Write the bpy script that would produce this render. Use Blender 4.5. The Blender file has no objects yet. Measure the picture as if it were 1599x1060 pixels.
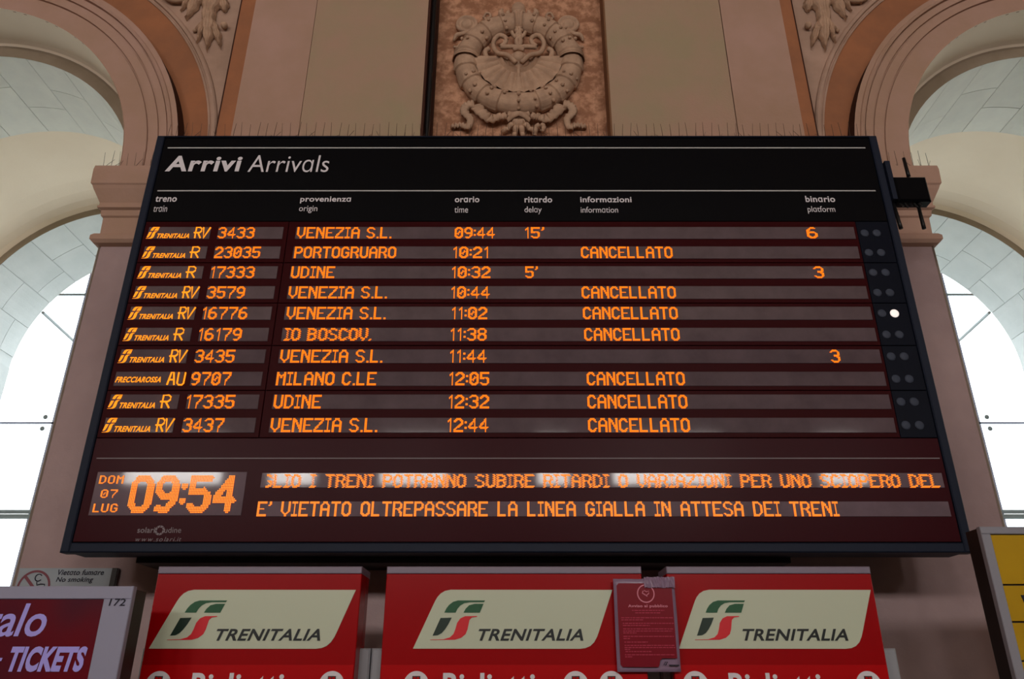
import bpy, math, random
from math import sin, cos, pi, radians, sqrt, hypot, atan2
from mathutils import Vector, Matrix
random.seed(7)
SC = bpy.context.scene
COL = SC.collection

# ---------------------------------------------------------------- camera, world, light, exposure
F = 1200.0; TH = radians(24.0); CX = 806.0; CY = 530.0; EYE = 1.6
cam = bpy.data.cameras.new('camera'); camo = bpy.data.objects.new('camera', cam); COL.objects.link(camo)
camo.location = (0, 0, EYE); camo.rotation_euler = (pi/2 + TH, 0, 0)
cam.sensor_width = 36; cam.lens = F*36/1599; cam.shift_x = -(CX-799.5)/1599; cam.clip_end = 400
SC.camera = camo
def at(px, py, Y):
    """point of the vertical plane at depth Y that the photograph shows at pixel px, py"""
    u = (px-CX)/F; v = (CY-py)/F
    t = Y/(cos(TH)-v*sin(TH))
    return (u*t, EYE+(sin(TH)+v*cos(TH))*t)

SC.view_settings.view_transform = 'Standard'; SC.view_settings.look = 'None'
SC.view_settings.gamma = 1; SC.view_settings.use_curve_mapping = False
SC.view_settings.exposure = 0.0
w = bpy.data.worlds.new('sky'); SC.world = w; w.use_nodes = True
w.node_tree.nodes['Background'].inputs[0].default_value = (0.93, 0.965, 1.0, 1)
w.node_tree.nodes['Background'].inputs[1].default_value = 4.2
def area(name, loc, rot, sx, sy, power, color, portal=False):
    l = bpy.data.lights.new(name, 'AREA'); l.shape = 'RECTANGLE'; l.size = sx; l.size_y = sy
    l.energy = power; l.color = color
    o = bpy.data.objects.new(name, l); COL.objects.link(o); o.location = loc; o.rotation_euler = rot
    if portal: l.cycles.is_portal = True
    return o
# openings of the two glazed arches behind the wall guide the sky light in
for sx in (-1, 1):
    area('sky_portal', (sx*4.62, 8.79, 3.4), (-pi/2, 0, 0), 3.2, 6.7, 1, (1, 1, 1), True)
# daylight through the high windows of the hall behind the photographer
BACKWIN = [(-9.2, 2.6), (-6.0, 1.2), (-2.75, 1.8), (1.0, .85), (4.1, 3.0), (8.8, 1.2)]
WZ0, WZ1 = 6.42, 7.75
WATT = 82.0
for x, ww in BACKWIN:
    area('hall_window_daylight', (x, -11.9, (WZ0+WZ1)/2), (pi/2, 0, 0), ww, WZ1-WZ0, WATT*ww*(WZ1-WZ0), (1.0, 0.93, 0.88))

# ---------------------------------------------------------------- helpers
def lin(c):
    return tuple(((v/255)/12.92 if v/255 <= .04045 else (((v/255)+.055)/1.055)**2.4) for v in c)
def mat(name, c, rough=.6, spec=.5, metal=0, c2=None, scale=4, detail=4, bump=0, bscale=40, emit=None, es=0, k=1.0, rand=0, sharp=(.35, .65), coat=0):
    """c, c2 are 0-255 colours times k"""
    m = bpy.data.materials.new(name); m.use_nodes = True; nt = m.node_tree; b = nt.nodes['Principled BSDF']
    col = tuple(v*k for v in lin(c))
    b.inputs['Base Color'].default_value = (*col, 1); b.inputs['Roughness'].default_value = rough
    b.inputs['Specular IOR Level'].default_value = spec; b.inputs['Metallic'].default_value = metal
    if coat: b.inputs['Coat Weight'].default_value = coat; b.inputs['Coat Roughness'].default_value = .05
    tc = nt.nodes.new('ShaderNodeTexCoord'); out = None
    if c2:
        n = nt.nodes.new('ShaderNodeTexNoise'); n.inputs['Scale'].default_value = scale; n.inputs['Detail'].default_value = detail
        n.inputs['Roughness'].default_value = .62
        nt.links.new(tc.outputs['Object'], n.inputs['Vector'])
        r = nt.nodes.new('ShaderNodeValToRGB'); r.color_ramp.elements[0].position = sharp[0]; r.color_ramp.elements[1].position = sharp[1]
        r.color_ramp.elements[0].color = (*col, 1); r.color_ramp.elements[1].color = (*[v*k for v in lin(c2)], 1)
        nt.links.new(n.outputs['Fac'], r.inputs['Fac']); out = r.outputs['Color']
        nt.links.new(out, b.inputs['Base Color'])
    if rand:
        oi = nt.nodes.new('ShaderNodeObjectInfo'); h = nt.nodes.new('ShaderNodeHueSaturation')
        mr = nt.nodes.new('ShaderNodeMapRange'); mr.inputs['To Min'].default_value = 1-rand; mr.inputs['To Max'].default_value = 1+rand
        nt.links.new(oi.outputs['Random'], mr.inputs['Value']); nt.links.new(mr.outputs['Result'], h.inputs['Value'])
        if out: nt.links.new(out, h.inputs['Color'])
        else: h.inputs['Color'].default_value = (*col, 1)
        nt.links.new(h.outputs['Color'], b.inputs['Base Color'])
    if bump:
        n2 = nt.nodes.new('ShaderNodeTexNoise'); n2.inputs['Scale'].default_value = bscale; n2.inputs['Detail'].default_value = 6
        nt.links.new(tc.outputs['Object'], n2.inputs['Vector'])
        bp = nt.nodes.new('ShaderNodeBump'); bp.inputs['Strength'].default_value = bump; bp.inputs['Distance'].default_value = .02
        nt.links.new(n2.outputs['Fac'], bp.inputs['Height']); nt.links.new(bp.outputs['Normal'], b.inputs['Normal'])
    if emit:
        b.inputs['Emission Color'].default_value = (*emit, 1); b.inputs['Emission Strength'].default_value = es
    return m
ORG = {}
class MB:
    def __init__(s): s.v = []; s.f = []; s.smooth = False
    def add(s, vs, fs):
        n = len(s.v); s.v += [tuple(p) for p in vs]; s.f += [tuple(i+n for i in q) for q in fs]; return s
    def box(s, x0, x1, y0, y1, z0, z1):
        return s.add([(x0,y0,z0),(x1,y0,z0),(x1,y1,z0),(x0,y1,z0),(x0,y0,z1),(x1,y0,z1),(x1,y1,z1),(x0,y1,z1)],
              [(0,3,2,1),(4,5,6,7),(0,1,5,4),(1,2,6,5),(2,3,7,6),(3,0,4,7)])
    def bevbox(s, x0, x1, y0, y1, z0, z1, b):
        """box whose front (low y) edges are chamfered"""
        vs = [(x0,y1,z0),(x1,y1,z0),(x1,y1,z1),(x0,y1,z1),(x0,y0+b,z0),(x1,y0+b,z0),(x1,y0+b,z1),(x0,y0+b,z1),
              (x0+b,y0,z0+b),(x1-b,y0,z0+b),(x1-b,y0,z1-b),(x0+b,y0,z1-b)]
        fs = [(3,2,1,0),(0,1,5,4),(1,2,6,5),(2,3,7,6),(3,0,4,7),(4,5,9,8),(5,6,10,9),(6,7,11,10),(7,4,8,11),(8,9,10,11)]
        return s.add(vs, fs)
    def prism(s, pts, y0, y1):
        """outline pts (x,z) anticlockwise seen from the front, front at y0"""
        n = len(pts)
        vs = [(x, y0, z) for x, z in pts]+[(x, y1, z) for x, z in pts]
        fs = [tuple(range(n)), tuple(range(2*n-1, n-1, -1))]+[(i, i+n, (i+1) % n+n, (i+1) % n) for i in range(n)]
        return s.add(vs, fs)
    def tube(s, path, r, n=8, cap=True):
        path = [Vector(p) for p in path]; rs = r if isinstance(r, (list, tuple)) else [r]*len(path)
        rings = []; up = Vector((0.03, .2, 1)).normalized()
        for i, p in enumerate(path):
            t = (path[min(i+1, len(path)-1)]-path[max(i-1, 0)]).normalized()
            a = t.cross(up)
            if a.length < .05: a = t.cross(Vector((1, 0, 0)))
            a.normalize(); b = t.cross(a)
            rings.append([p+(a*cos(2*pi*k/n)+b*sin(2*pi*k/n))*rs[i] for k in range(n)])
        vs = [q for g in rings for q in g]; fs = []
        for i in range(len(path)-1):
            for k in range(n): fs.append((i*n+k, i*n+(k+1) % n, (i+1)*n+(k+1) % n, (i+1)*n+k))
        if cap: fs += [tuple(range(n))[::-1], tuple(range((len(path)-1)*n, len(path)*n))]
        return s.add(vs, fs)
    def lathe(s, c, prof, n=24, axis='y'):
        """prof: (radius, along axis) ; axis y points to the back"""
        vs = []; fs = []
        for r, h in prof:
            for k in range(n):
                a = 2*pi*k/n
                vs.append((c[0]+r*cos(a), c[1]+h, c[2]+r*sin(a)) if axis == 'y' else (c[0]+r*cos(a), c[1]+r*sin(a), c[2]+h))
        for i in range(len(prof)-1):
            for k in range(n): fs.append((i*n+k, i*n+(k+1) % n, (i+1)*n+(k+1) % n, (i+1)*n+k))
        fs += [tuple(range(n))[::-1], tuple(range((len(prof)-1)*n, len(prof)*n))]
        return s.add(vs, fs)
    def ball(s, c, r, sx=1, sy=1, sz=1, n=10, m=6):
        vs = []; fs = []
        for i in range(m+1):
            t = pi*i/m
            for k in range(n): vs.append((c[0]+r*sx*sin(t)*cos(2*pi*k/n), c[1]+r*sy*sin(t)*sin(2*pi*k/n), c[2]+r*sz*cos(t)))
        for i in range(m):
            for k in range(n): fs.append((i*n+k, (i+1)*n+k, (i+1)*n+(k+1) % n, i*n+(k+1) % n))
        return s.add(vs, fs)
    def build(s, name, m, parent=None, smooth=False, **props):
        me = bpy.data.meshes.new(name)
        o = bpy.data.objects.new(name, me); COL.objects.link(o)
        if parent is not None:
            org = ORG[parent.name]; ORG[o.name] = org; o.parent = parent
            vs = [(x-org[0], y-org[1], z-org[2]) for x, y, z in s.v]
        else:
            xs = [p[0] for p in s.v]; ys = [p[1] for p in s.v]; zs = [p[2] for p in s.v]
            org = props.pop('org', ((min(xs)+max(xs))/2, (min(ys)+max(ys))/2, min(zs)))
            ORG[o.name] = org; o.location = org
            vs = [(x-org[0], y-org[1], z-org[2]) for x, y, z in s.v]
        props.pop('org', None)
        me.from_pydata(vs, [], s.f); me.validate(); me.update()
        me.materials.append(m)
        if smooth:
            for p in me.polygons: p.use_smooth = True
        for k, v in props.items(): o[k] = v
        return o
def thing(name, loc, label=None, category=None, group=None, kind=None):
    o = bpy.data.objects.new(name, None); COL.objects.link(o); o.location = loc; o.empty_display_size = .1
    ORG[o.name] = tuple(loc)
    if label: o['label'] = label
    if category: o['category'] = category
    if group: o['group'] = group
    if kind: o['kind'] = kind
    return o

_tc = {}
def glyph(s, bold):
    k = ('g', s, bold)
    if k not in _tc:
        c = bpy.data.curves.new('t', 'FONT'); c.body = s; c.offset = bold; c.resolution_u = 4
        o = bpy.data.objects.new('t', c); COL.objects.link(o)
        dg = bpy.context.evaluated_depsgraph_get(); dg.update()
        m = bpy.data.meshes.new_from_object(o.evaluated_get(dg), depsgraph=dg)
        _tc[k] = ([(v.co.x, v.co.y) for v in m.vertices], [tuple(p.vertices) for p in m.polygons])
        bpy.data.objects.remove(o); bpy.data.meshes.remove(m); bpy.data.curves.remove(c)
    return _tc[k]
def adv(ch):
    k = ('a', ch)
    if k not in _tc: _tc[k] = max(v[0] for v in glyph('|'+ch+'|', 0)[0])-max(v[0] for v in glyph('||', 0)[0])
    return _tc[k]
def text_shape(s, bold=0.0, shear=0.0, spacing=1.0):
    key = (s, bold, shear, spacing)
    if key in _tc: return _tc[key]
    vs = []; fs = []; x = 0; q = .50/.55
    for ch in s:
        al = ch == 'ɑ'; a = adv('o' if al else ch)
        if ch != ' ':
            gv, gf = glyph(ch, bold); n = len(vs)
            if al: gv = [(u*q*.97, v*q) for u, v in gv]
            vs += [(x+u+v*shear, v) for u, v in gv]; fs += [tuple(i+n for i in f) for f in gf]
        x += a*spacing+max(bold, 0)*1.3
    x0 = min(v[0] for v in vs); x1 = max(v[0] for v in vs); y0 = min(v[1] for v in vs); y1 = max(v[1] for v in vs)
    r = ([((a-x0)/(x1-x0), (b-y0)/(y1-y0)) for a, b in vs], fs, (x1-x0)/(y1-y0))
    _tc[key] = r; return r
def put_text(mb, s, x0, x1, z0, z1, y, **k):
    vs, fs, _ = text_shape(s, **k)
    mb.add([(x0+u*(x1-x0), y, z0+v*(z1-z0)) for u, v in vs], fs)
def text_px(mb, s, px0, py0, px1, py1, Y, lift=.002, **k):
    """lettering that fills the rectangle measured in the photograph, on the upright face at depth Y"""
    pm = (py0+py1)/2
    X0 = at(px0, pm, Y)[0]; X1 = at(px1, pm, Y)[0]; Z1 = at(px0, py0, Y)[1]; Z0 = at(px0, py1, Y)[1]
    put_text(mb, s, X0, X1, Z0, Z1, Y-lift, **k)

# ---------------------------------------------------------------- materials
K = 2.0
M = {}
M['pink'] = mat('pink_plaster', (134,108,97), .85, .2, c2=(125,101,85), scale=1.1, k=K, bump=.12, bscale=30)
M['pier'] = mat('pier_plaster', (127,109,108), .85, .2, c2=(114,97,97), scale=1.4, k=K, bump=.12, bscale=30)
M['olive'] = mat('olive_plaster', (120,107,86), .85, .2, c2=(130,104,90), scale=1.2, k=K, bump=.12, bscale=60)
M['spandrel'] = mat('grey_pink_plaster', (136,112,98), .85, .2, c2=(120,98,84), scale=2, k=K, bump=.1)
M['orange'] = mat('terracotta_paint', (122,79,54), .8, .2, c2=(110,73,52), scale=3, k=K, bump=.1)
M['darkshade'] = mat('dark_brown_shade', (52,28,20), .8, .2, k=1.5)  # shade of side faces and recess edges, painted as a dark brown
M['marble'] = mat('reddish_mottled_marble', (112,76,55), .6, .3, c2=(150,112,88), scale=13, detail=9, k=1.9, sharp=(.42,.62), bump=.15, bscale=50)
M['stone'] = mat('carved_stone', (146,120,100), .8, .25, c2=(128,104,86), scale=9, k=1.9, bump=.15, bscale=60)
M['brown'] = mat('brown_moulding', (96,66,44), .7, .3, k=1.7)
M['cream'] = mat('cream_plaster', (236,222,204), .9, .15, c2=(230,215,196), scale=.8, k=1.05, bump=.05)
M['cove'] = mat('shaded_plaster', (158,142,124), .9, .15, c2=(142,127,108), scale=2, k=1.0)  # arch steps facing the hall: their shade is put into the plaster colour
M['slab'] = mat('white_stone_slab', (222,224,218), .7, .3, c2=(214,216,212), scale=3, k=1.1, rand=.05, bump=.08)
M['slab2'] = mat('grey_stone_slab', (200,204,204), .7, .3, c2=(192,197,197), scale=3, k=1.0, rand=.05, bump=.08)
M['joint'] = mat('grey_mortar', (185,185,178), .9, .1, k=1.0)
M['floor'] = mat('grey_stone_floor', (120,112,104), .4, .5, c2=(100,94,88), scale=2)
M['hallwall'] = mat('hall_plaster', (170,145,125), .9, .2, c2=(150,130,110), scale=1)
M['hallceil'] = mat('hall_ceiling_plaster', (190,170,150), .9, .2)
M['outside'] = mat('pale_paving', (170,170,165), .9, .2)
M['black'] = mat('black_metal', (10,10,13), .45, .35)
M['case'] = mat('black_painted_casing', (30,38,56), .5, .15, k=.8)
M['header'] = mat('black_acrylic', (7,7,11), .4, .06)
M['module'] = mat('glow_tinted_acrylic', (54,9,13), .4, .04)  # red glow of the amber text put into the panel colour
M['module2'] = mat('glow_tinted_acrylic_lower', (56,12,20), .3, .05)  # footer panel, same red glow in its colour
M['line'] = mat('silver_line', (190,190,190), .5, .5)
M['print'] = mat('light_grey_print', (205,200,205), .6, .3, k=1.2)
M['printdim'] = mat('grey_print', (135,125,130), .6, .3)
M['grille'] = mat('louvred_grey_display', (94,78,84), .5, .1, c2=(82,67,73), scale=5, k=1.0, coat=.55)
M['grille2'] = mat('louvred_message_display', (112,94,104), .5, .1, c2=(100,84,92), scale=5, k=1.0, coat=.55)
M['lamp'] = mat('grey_lens', (66,72,86), .5, .1)
M['lamppanel'] = mat('navy_black_acrylic', (16,20,32), .4, .06)
M['lampon'] = mat('white_lens_lit', (230,220,215), .3, .5, emit=(1,.87,.8), es=.75)
M['led'] = mat('amber_led', (20,4,2), .5, .05, emit=(1.0,.27,.012), es=1.5)
M['ledrim'] = mat('amber_led_rim', (20,3,2), .5, .05, emit=(.85,.075,.002), es=1.1)
M['led2'] = mat('amber_led_bright', (40,14,5), .3, .2, emit=(1.0,.34,.03), es=1.35)
M['red'] = mat('red_enamel', (156,0,7), .25, .2)
M['red2'] = mat('bright_red_enamel', (182,0,7), .28, .2)
M['plate'] = mat('cream_plate', (196,204,180), .35, .4, k=1.0)
M['lgreen'] = mat('logo_green', (6,84,44), .4, .4)
M['ldark'] = mat('logo_dark_green', (6,40,24), .4, .4)
M['lred'] = mat('logo_red', (215,10,30), .4, .4)
M['lblack'] = mat('logo_black', (14,22,22), .4, .4)
M['alu'] = mat('lilac_grey_metal', (122,110,128), .4, .5)
M['cabinet'] = mat('grey_cabinet', (150,152,158), .5, .4)
M['frame'] = mat('pale_grey_frame', (150,150,172), .5, .4)
M['poster'] = mat('maroon_poster', (60,26,44), .35, .12, c2=(105,6,24), scale=1.6, detail=2, sharp=(.35,.6))
M['lilac'] = mat('lilac_lettering', (175,165,245), .5, .3)
M['ink'] = mat('dark_ink', (30,28,45), .6, .3)
M['signplate'] = mat('pale_sign_plate', (150,158,165), .45, .4)
M['ringred'] = mat('faded_red_ring', (120,62,72), .5, .3)
M['yellow'] = mat('yellow_board', (190,150,12), .5, .2, c2=(176,138,14), scale=2)
M['framegrey'] = mat('grey_frame', (140,140,150), .5, .4)
M['darkframe'] = mat('dark_frame', (34,26,24), .5, .4)
M['notice'] = mat('crimson_paper', (124,4,28), .3, .2)
M['noticeborder'] = mat('lilac_paper', (140,116,140), .3, .3)
M['noticetext'] = mat('pink_print', (215,130,150), .5, .3)
M['faint'] = mat('faint_pink_print', (180,50,80), .5, .3)
M['spike'] = mat('dull_steel', (88,68,58), .5, .5, metal=.3)
M['screen'] = mat('dark_screen', (20,22,26), .15, .5)
M['mull'] = mat('grey_mullion', (120,128,130), .5, .4)
M['teal'] = mat('teal_panel', (150,205,200), .5, .4)
def glassmat():
    m = bpy.data.materials.new('clear_glass'); m.use_nodes = True; nt = m.node_tree; nt.nodes.remove(nt.nodes['Principled BSDF'])
    t = nt.nodes.new('ShaderNodeBsdfTransparent'); t.inputs[0].default_value = (.95, .98, .98, 1)
    g = nt.nodes.new('ShaderNodeBsdfGlossy'); g.inputs['Roughness'].default_value = .02
    mx = nt.nodes.new('ShaderNodeMixShader'); mx.inputs[0].default_value = .06
    nt.links.new(t.outputs[0], mx.inputs[1]); nt.links.new(g.outputs[0], mx.inputs[2])
    nt.links.new(mx.outputs[0], nt.nodes['Material Output'].inputs[0]); return m
M['glass'] = glassmat()

# ---------------------------------------------------------------- the setting
YW = 4.75                                  # front face of the pier
AX, AZ, AR = 4.62, 5.13, 1.64              # arch centre and radius
ZTOP = 10.5
def S(mb, name, m, parent=None, **k):
    if parent is None: return mb.build(name, m, None, org=(0, 0, 0), kind='structure', **k)
    return mb.build(name, m, parent, **k)
MB().box(-11.3, 11.3, -12.3, 8.8, -.2, 0).build('floor', M['floor'], org=(0,0,-.2), kind='structure')
MB().box(-60, 60, 8.9, 80, -.25, -.05).build('ground', M['outside'], org=(0,40,-.2), kind='structure')
MB().box(-11.3, 11.3, -12.3, 9.1, ZTOP, ZTOP+.2).build('ceiling', M['hallceil'], org=(0,0,ZTOP), kind='structure')
S(MB().box(-11.3, -11, -12.3, 9.1, 0, ZTOP), 'wall_left', M['hallwall'])
S(MB().box(11, 11.3, -12.3, 9.1, 0, ZTOP), 'wall_right', M['hallwall'])
mb = MB().box(-11, 11, -12.3, -12, 0, WZ0).box(-11, 11, -12.3, -12, WZ1, ZTOP)
xs = -11
for x, ww in BACKWIN:
    mb.box(xs, x-ww/2, -12.3, -12, WZ0, WZ1); xs = x+ww/2
mb.box(xs, 11, -12.3, -12, WZ0, WZ1)
S(mb, 'wall_back', M['hallwall'])
n = 3
for x, ww in BACKWIN:
    o = thing('window_%d' % n, (x, -12.1, WZ0), kind='structure'); n += 1
    f = MB()
    for (a, b, c, d) in ((x-ww/2, x-ww/2+.06, WZ0, WZ1), (x+ww/2-.06, x+ww/2, WZ0, WZ1), (x-ww/2, x+ww/2, WZ0, WZ0+.06), (x-ww/2, x+ww/2, WZ1-.06, WZ1), (x-.02, x+.02, WZ0, WZ1)):
        f.box(a, b, -12.2, -12.14, c, d)
    f.build('window_frame', M['mull'], o)
    MB().box(x-ww/2+.06, x+ww/2-.06, -12.18, -12.17, WZ0+.06, WZ1-.06).build('pane', M['glass'], o)

def arch_block(mb, y0, y1, r, ztop, stilt0=0.0, n=48, back=True):
    """wall from y0 to y1 pierced by the two arches of radius r"""
    for y, fl in ((y0, 0),)+(((y1, 1),) if back else ()):
        def q(a, b, c, d):
            mb.add([a, b, c, d], [(0,1,2,3) if not fl else (3,2,1,0)])
        for (xa, xb) in ((-11, -AX-r), (-AX+r, -.78), (.78, AX-r), (AX+r, 11)) if not fl else ((-11, -AX-r), (-AX+r, AX-r), (AX+r, 11)):
            q((xa,y,0),(xb,y,0),(xb,y,ztop),(xa,y,ztop))
        for cx in (-AX, AX):
            for i in range(n):
                a0 = pi-pi*i/n; a1 = pi-pi*(i+1)/n
                x0, z0, x1, z1 = cx+r*cos(a0), AZ+r*sin(a0), cx+r*cos(a1), AZ+r*sin(a1)
                q((x0,y,z0),(x1,y,z1),(x1,y,ztop),(x0,y,ztop))
def soffit(mb, cx, prof, n=48, z0=0.0):
    """prof: list of (y, r); jambs run down to z0"""
    for (ya, ra), (yb, rb) in zip(prof, prof[1:]):
        pa = [(cx-ra, ya, z0)]+[(cx+ra*cos(pi-pi*i/n), ya, AZ+ra*sin(pi-pi*i/n)) for i in range(n+1)]+[(cx+ra, ya, z0)]
        pb = [(cx-rb, yb, z0)]+[(cx+rb*cos(pi-pi*i/n), yb, AZ+rb*sin(pi-pi*i/n)) for i in range(n+1)]+[(cx+rb, yb, z0)]
        m = len(pa)
        mb.add(pa+pb, [(i, i+m, i+1+m, i+1) for i in range(m-1)])
# the outer wall face beside the arches (spandrels), 12 cm behind the pier
mb = MB(); arch_block(mb, 4.87, 8.8, AR, ZTOP)
wall = S(mb, 'wall_front', M['spandrel'])
# arched passages through the wall
R1, R2 = 1.50, 1.62
for nm, cx in (('trim_1', -AX), ('trim_2', AX)):
    mb = MB(); soffit(mb, cx, [(4.74, AR), (5.10, AR), (5.14, AR-.012), (5.155, AR-.03)])
    v = S(mb, nm, M['cream'], smooth=True)
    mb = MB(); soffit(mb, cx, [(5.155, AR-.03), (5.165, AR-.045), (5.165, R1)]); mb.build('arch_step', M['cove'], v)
    mb = MB(); soffit(mb, cx, [(5.165, R1+.010), (6.18, R1+.010), (6.18, 1.72)]); mb.build('soffit_bed', M['joint'], v)
    mb = MB(); soffit(mb, cx, [(6.18, 1.72), (7.35, 1.80), (7.55, 1.80), (7.68, 1.785), (7.76, 1.755), (7.80, 1.715)]); mb.build('passage_vault', M['cream'], v, smooth=True)
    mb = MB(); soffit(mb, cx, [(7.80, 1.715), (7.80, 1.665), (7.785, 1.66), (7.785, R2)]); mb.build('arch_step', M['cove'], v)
    mb = MB(); soffit(mb, cx, [(7.785, R2+.010), (8.8, R2+.010)]); mb.build('soffit_bed', M['slab2'], v)
    # stone slabs lining the soffits, each its own piece
    def slabs(r, y0, y1, step, phase, split):
        g = .003
        meshes = {}
        def mesh(ya, yb):
            k = (ya, yb)
            if k in meshes: return meshes[k]
            m_ = MB(); N = 5; hw = radians(step)/2-g/r
            ins = []; outs = []
            for i in range(N+1):
                a = -hw+2*hw*i/N
                for rr, L in ((r, ins), (r+.012, outs)):
                    for y in (ya+g, yb-g): L.append((rr*sin(a), y, rr*cos(a)))
            m_.v = ins+outs; o = len(ins)
            for i in range(N):
                m_.f += [(2*i, 2*i+1, 2*i+3, 2*i+2), (o+2*i, o+2*i+2, o+2*i+3, o+2*i+1), (2*i, 2*i+2, o+2*i+2, o+2*i), (2*i+1, o+2*i+1, o+2*i+3, 2*i+3)]
            m_.f += [(0, o, o+1, 1), (2*N, 2*N+1, o+2*N+1, o+2*N)]
            me = bpy.data.meshes.new('slab'); me.from_pydata(m_.v, [], m_.f); me.update(); me.materials.append(M['slab'] if r == R1 else M['slab2'])
            for p in me.polygons: p.use_smooth = False
            meshes[k] = me; return me
        a = -90+step/2+phase; i = 0
        while a < 90-step/2+1:
            ys = y0+(y1-y0)*(split if i % 2 else split+.27)
            for ya, yb in ((y0, ys), (ys, y1)):
                o = bpy.data.objects.new('slab', mesh(round(ya, 3), round(yb, 3))); COL.objects.link(o); o.parent = v
                o.location = (cx, 0, AZ+random.uniform(-.001, .001)); o.rotation_euler = (0, radians(a), 0)
            a += step; i += 1
        # straight jamb slabs below the springing
        zz = AZ
        while zz > .7:
            for s in (-1, 1):
                m_ = MB(); xa = cx+s*r; m_.box(min(xa, xa+s*.03), max(xa, xa+s*.03), y0+g, y1-g, zz-.7+g, zz-g)
                m_.build('slab', M['slab'] if r == R1 else M['slab2'], v)
            zz -= .7
    slabs(R1, 5.165, 6.18, 14.3, 2 if cx < 0 else -2, .38)
    slabs(R2, 7.785, 8.8, 14.3, 5 if cx < 0 else -5, .45)

# archivolts: moulded rings of the arches
def ring(mb, cx, cz, prof, zlow, n=64, a0=0, a1=180):
    for (ra, ya), (rb, yb) in zip(prof, prof[1:]):
        def arc(r, y):
            p = [(cx+r*cos(radians(a0+(a1-a0)*i/n)), y, cz+r*sin(radians(a0+(a1-a0)*i/n))) for i in range(n+1)]
            return [(p[0][0], y, zlow)]+p+[(p[-1][0], y, zlow)]
        A, B = arc(ra, ya), arc(rb, yb); m = len(A)
        mb.add(A+B, [(i, i+1, i+1+m, i+m) for i in range(m-1)])
ZCAP = 5.04
for nm, cx in (('trim_3', -AX), ('trim_4', AX)):
    mb = MB(); ring(mb, cx, AZ, [(AR, 4.76), (AR, 4.75), (1.81, 4.75), (1.813, 4.764), (1.823, 4.764), (1.826, 4.745), (1.895, 4.745), (1.898, 4.758), (1.908, 4.758),
                          (1.911, 4.738), (1.965, 4.738), (1.967, 4.75), (1.975, 4.75), (1.978, 4.722), (1.993, 4.717), (2.005, 4.724), (2.01, 4.737), (2.05, 4.737)], ZCAP)
    t = S(mb, nm, M['pink'])
    mb = MB(); ring(mb, cx, AZ, [(2.05, 4.737), (2.052, 4.87)], ZCAP); mb.build('dark_edge', M['darkshade'], t, label='outer edge with shade put into its colour')  # side face of the ring, its shade painted in
    s = 1 if cx > 0 else -1
    c2x, c2z, r2 = s*4.63, 5.29, 2.22
    mb = MB(); n = 64; A = []; B = []
    for i in range(n+1):
        a = pi*i/n
        A.append((cx+2.04*cos(a), 4.866, AZ+2.04*sin(a))); B.append((c2x+r2*cos(a), 4.866, c2z+max(r2*sin(a), 0)))
    A = [(A[0][0], 4.866, ZCAP)]+A+[(A[-1][0], 4.866, ZCAP)]; B = [(B[0][0], 4.866, ZCAP)]+B+[(B[-1][0], 4.866, ZCAP)]
    m = len(A); mb.add(A+B, [(i, i+1, i+1+m, i+m) for i in range(m-1)])
    mb.build('terracotta_band', M['orange'], t, label='terracotta painted band')
    mb = MB(); ring(mb, c2x, c2z, [(r2, 4.87), (r2, 4.855), (r2+.014, 4.85), (r2+.022, 4.862), (r2+.03, 4.862), (r2+.036, 4.842), (r2+.058, 4.838), (r2+.07, 4.85), (r2+.075, 4.87)], ZCAP, a0=0, a1=180)
    mb.build('raised_moulding', M['spandrel'], t)

# pier, pilaster above it and the mouldings
PX = 2.97
mb = MB().box(-PX, PX, YW, 4.9, 0, ZCAP)
pier = S(mb, 'wall_pier', M['pier'])
for s in (-1, 1):
    xa, xb = sorted((s*(AX+AR-.01), s*11)); S(MB().box(xa, xb, YW, 4.9, 0, ZCAP), 'wall_pier_side', M['pier'])
pil = thing('wall_pilaster', (0, YW, ZCAP), kind='structure')
ZB = ZCAP+.02
RX0, RX1, RYB = -.735, .74, 4.93
def panel(name, x0, x1, y0, m, **k):
    MB().box(x0, x1, y0, 4.9, ZB-.05, ZTOP).build(name, m, pil, **k)
panel('terracotta_border', -2.305, -2.19, YW, M['orange'], label='terracotta painted border')
panel('terracotta_border', 2.216, 2.31, YW, M['orange'], label='terracotta painted border')
panel('plaster_panel', -2.19, -1.675, YW, M['pink'], label='pink plaster strip')
panel('plaster_panel', 1.71, 2.216, YW, M['pink'], label='pink plaster strip')
panel('plaster_panel', -1.672, RX0, YW+.004, M['olive'], label='olive grey plaster strip')
panel('plaster_panel', RX1, 1.704, YW+.004, M['olive'], label='olive grey plaster strip')
MB().box(RX0, RX1, RYB, RYB+.05, ZB-.05, ZTOP).build('marble_slab', M['marble'], pil, label='reddish mottled marble slab')
MB().box(RX1-.012, RX1+.002, YW+.003, RYB, ZB-.05, ZTOP).build('edge_strip', M['brown'], pil)
MB().box(RX0-.002, RX0+.018, YW+.003, RYB, ZB-.05, ZTOP).build('edge_strip', M['darkshade'], pil, label='recess edge with shade put into its colour')  # shade at the left of the recess, painted as dark strips
MB().box(RX0+.018, RX0+.07, YW+.1, RYB, ZB-.05, ZTOP).build('edge_strip', M['darkshade'], pil, label='recess edge with shade put into its colour')
mb = MB().tube([(RX0+.045, YW+.03, z) for z in (5.06, 5.45, 5.5, 5.56, 6.5, ZTOP)], [.016, .016, .016, .02, .02, .02], 10)
mb2 = MB().box(-2.318, -2.305, YW+.004, 4.87, ZB-.05, ZTOP).build('edge_line', M['darkshade'], pil, label='dark line standing for shade beside the border')  # shadow line between border and spandrel, painted as a thin strip
MB().box(2.31, 2.323, YW+.004, 4.87, ZB-.05, ZTOP).build('edge_line', M['darkshade'], pil, label='dark line standing for shade beside the border')
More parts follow.
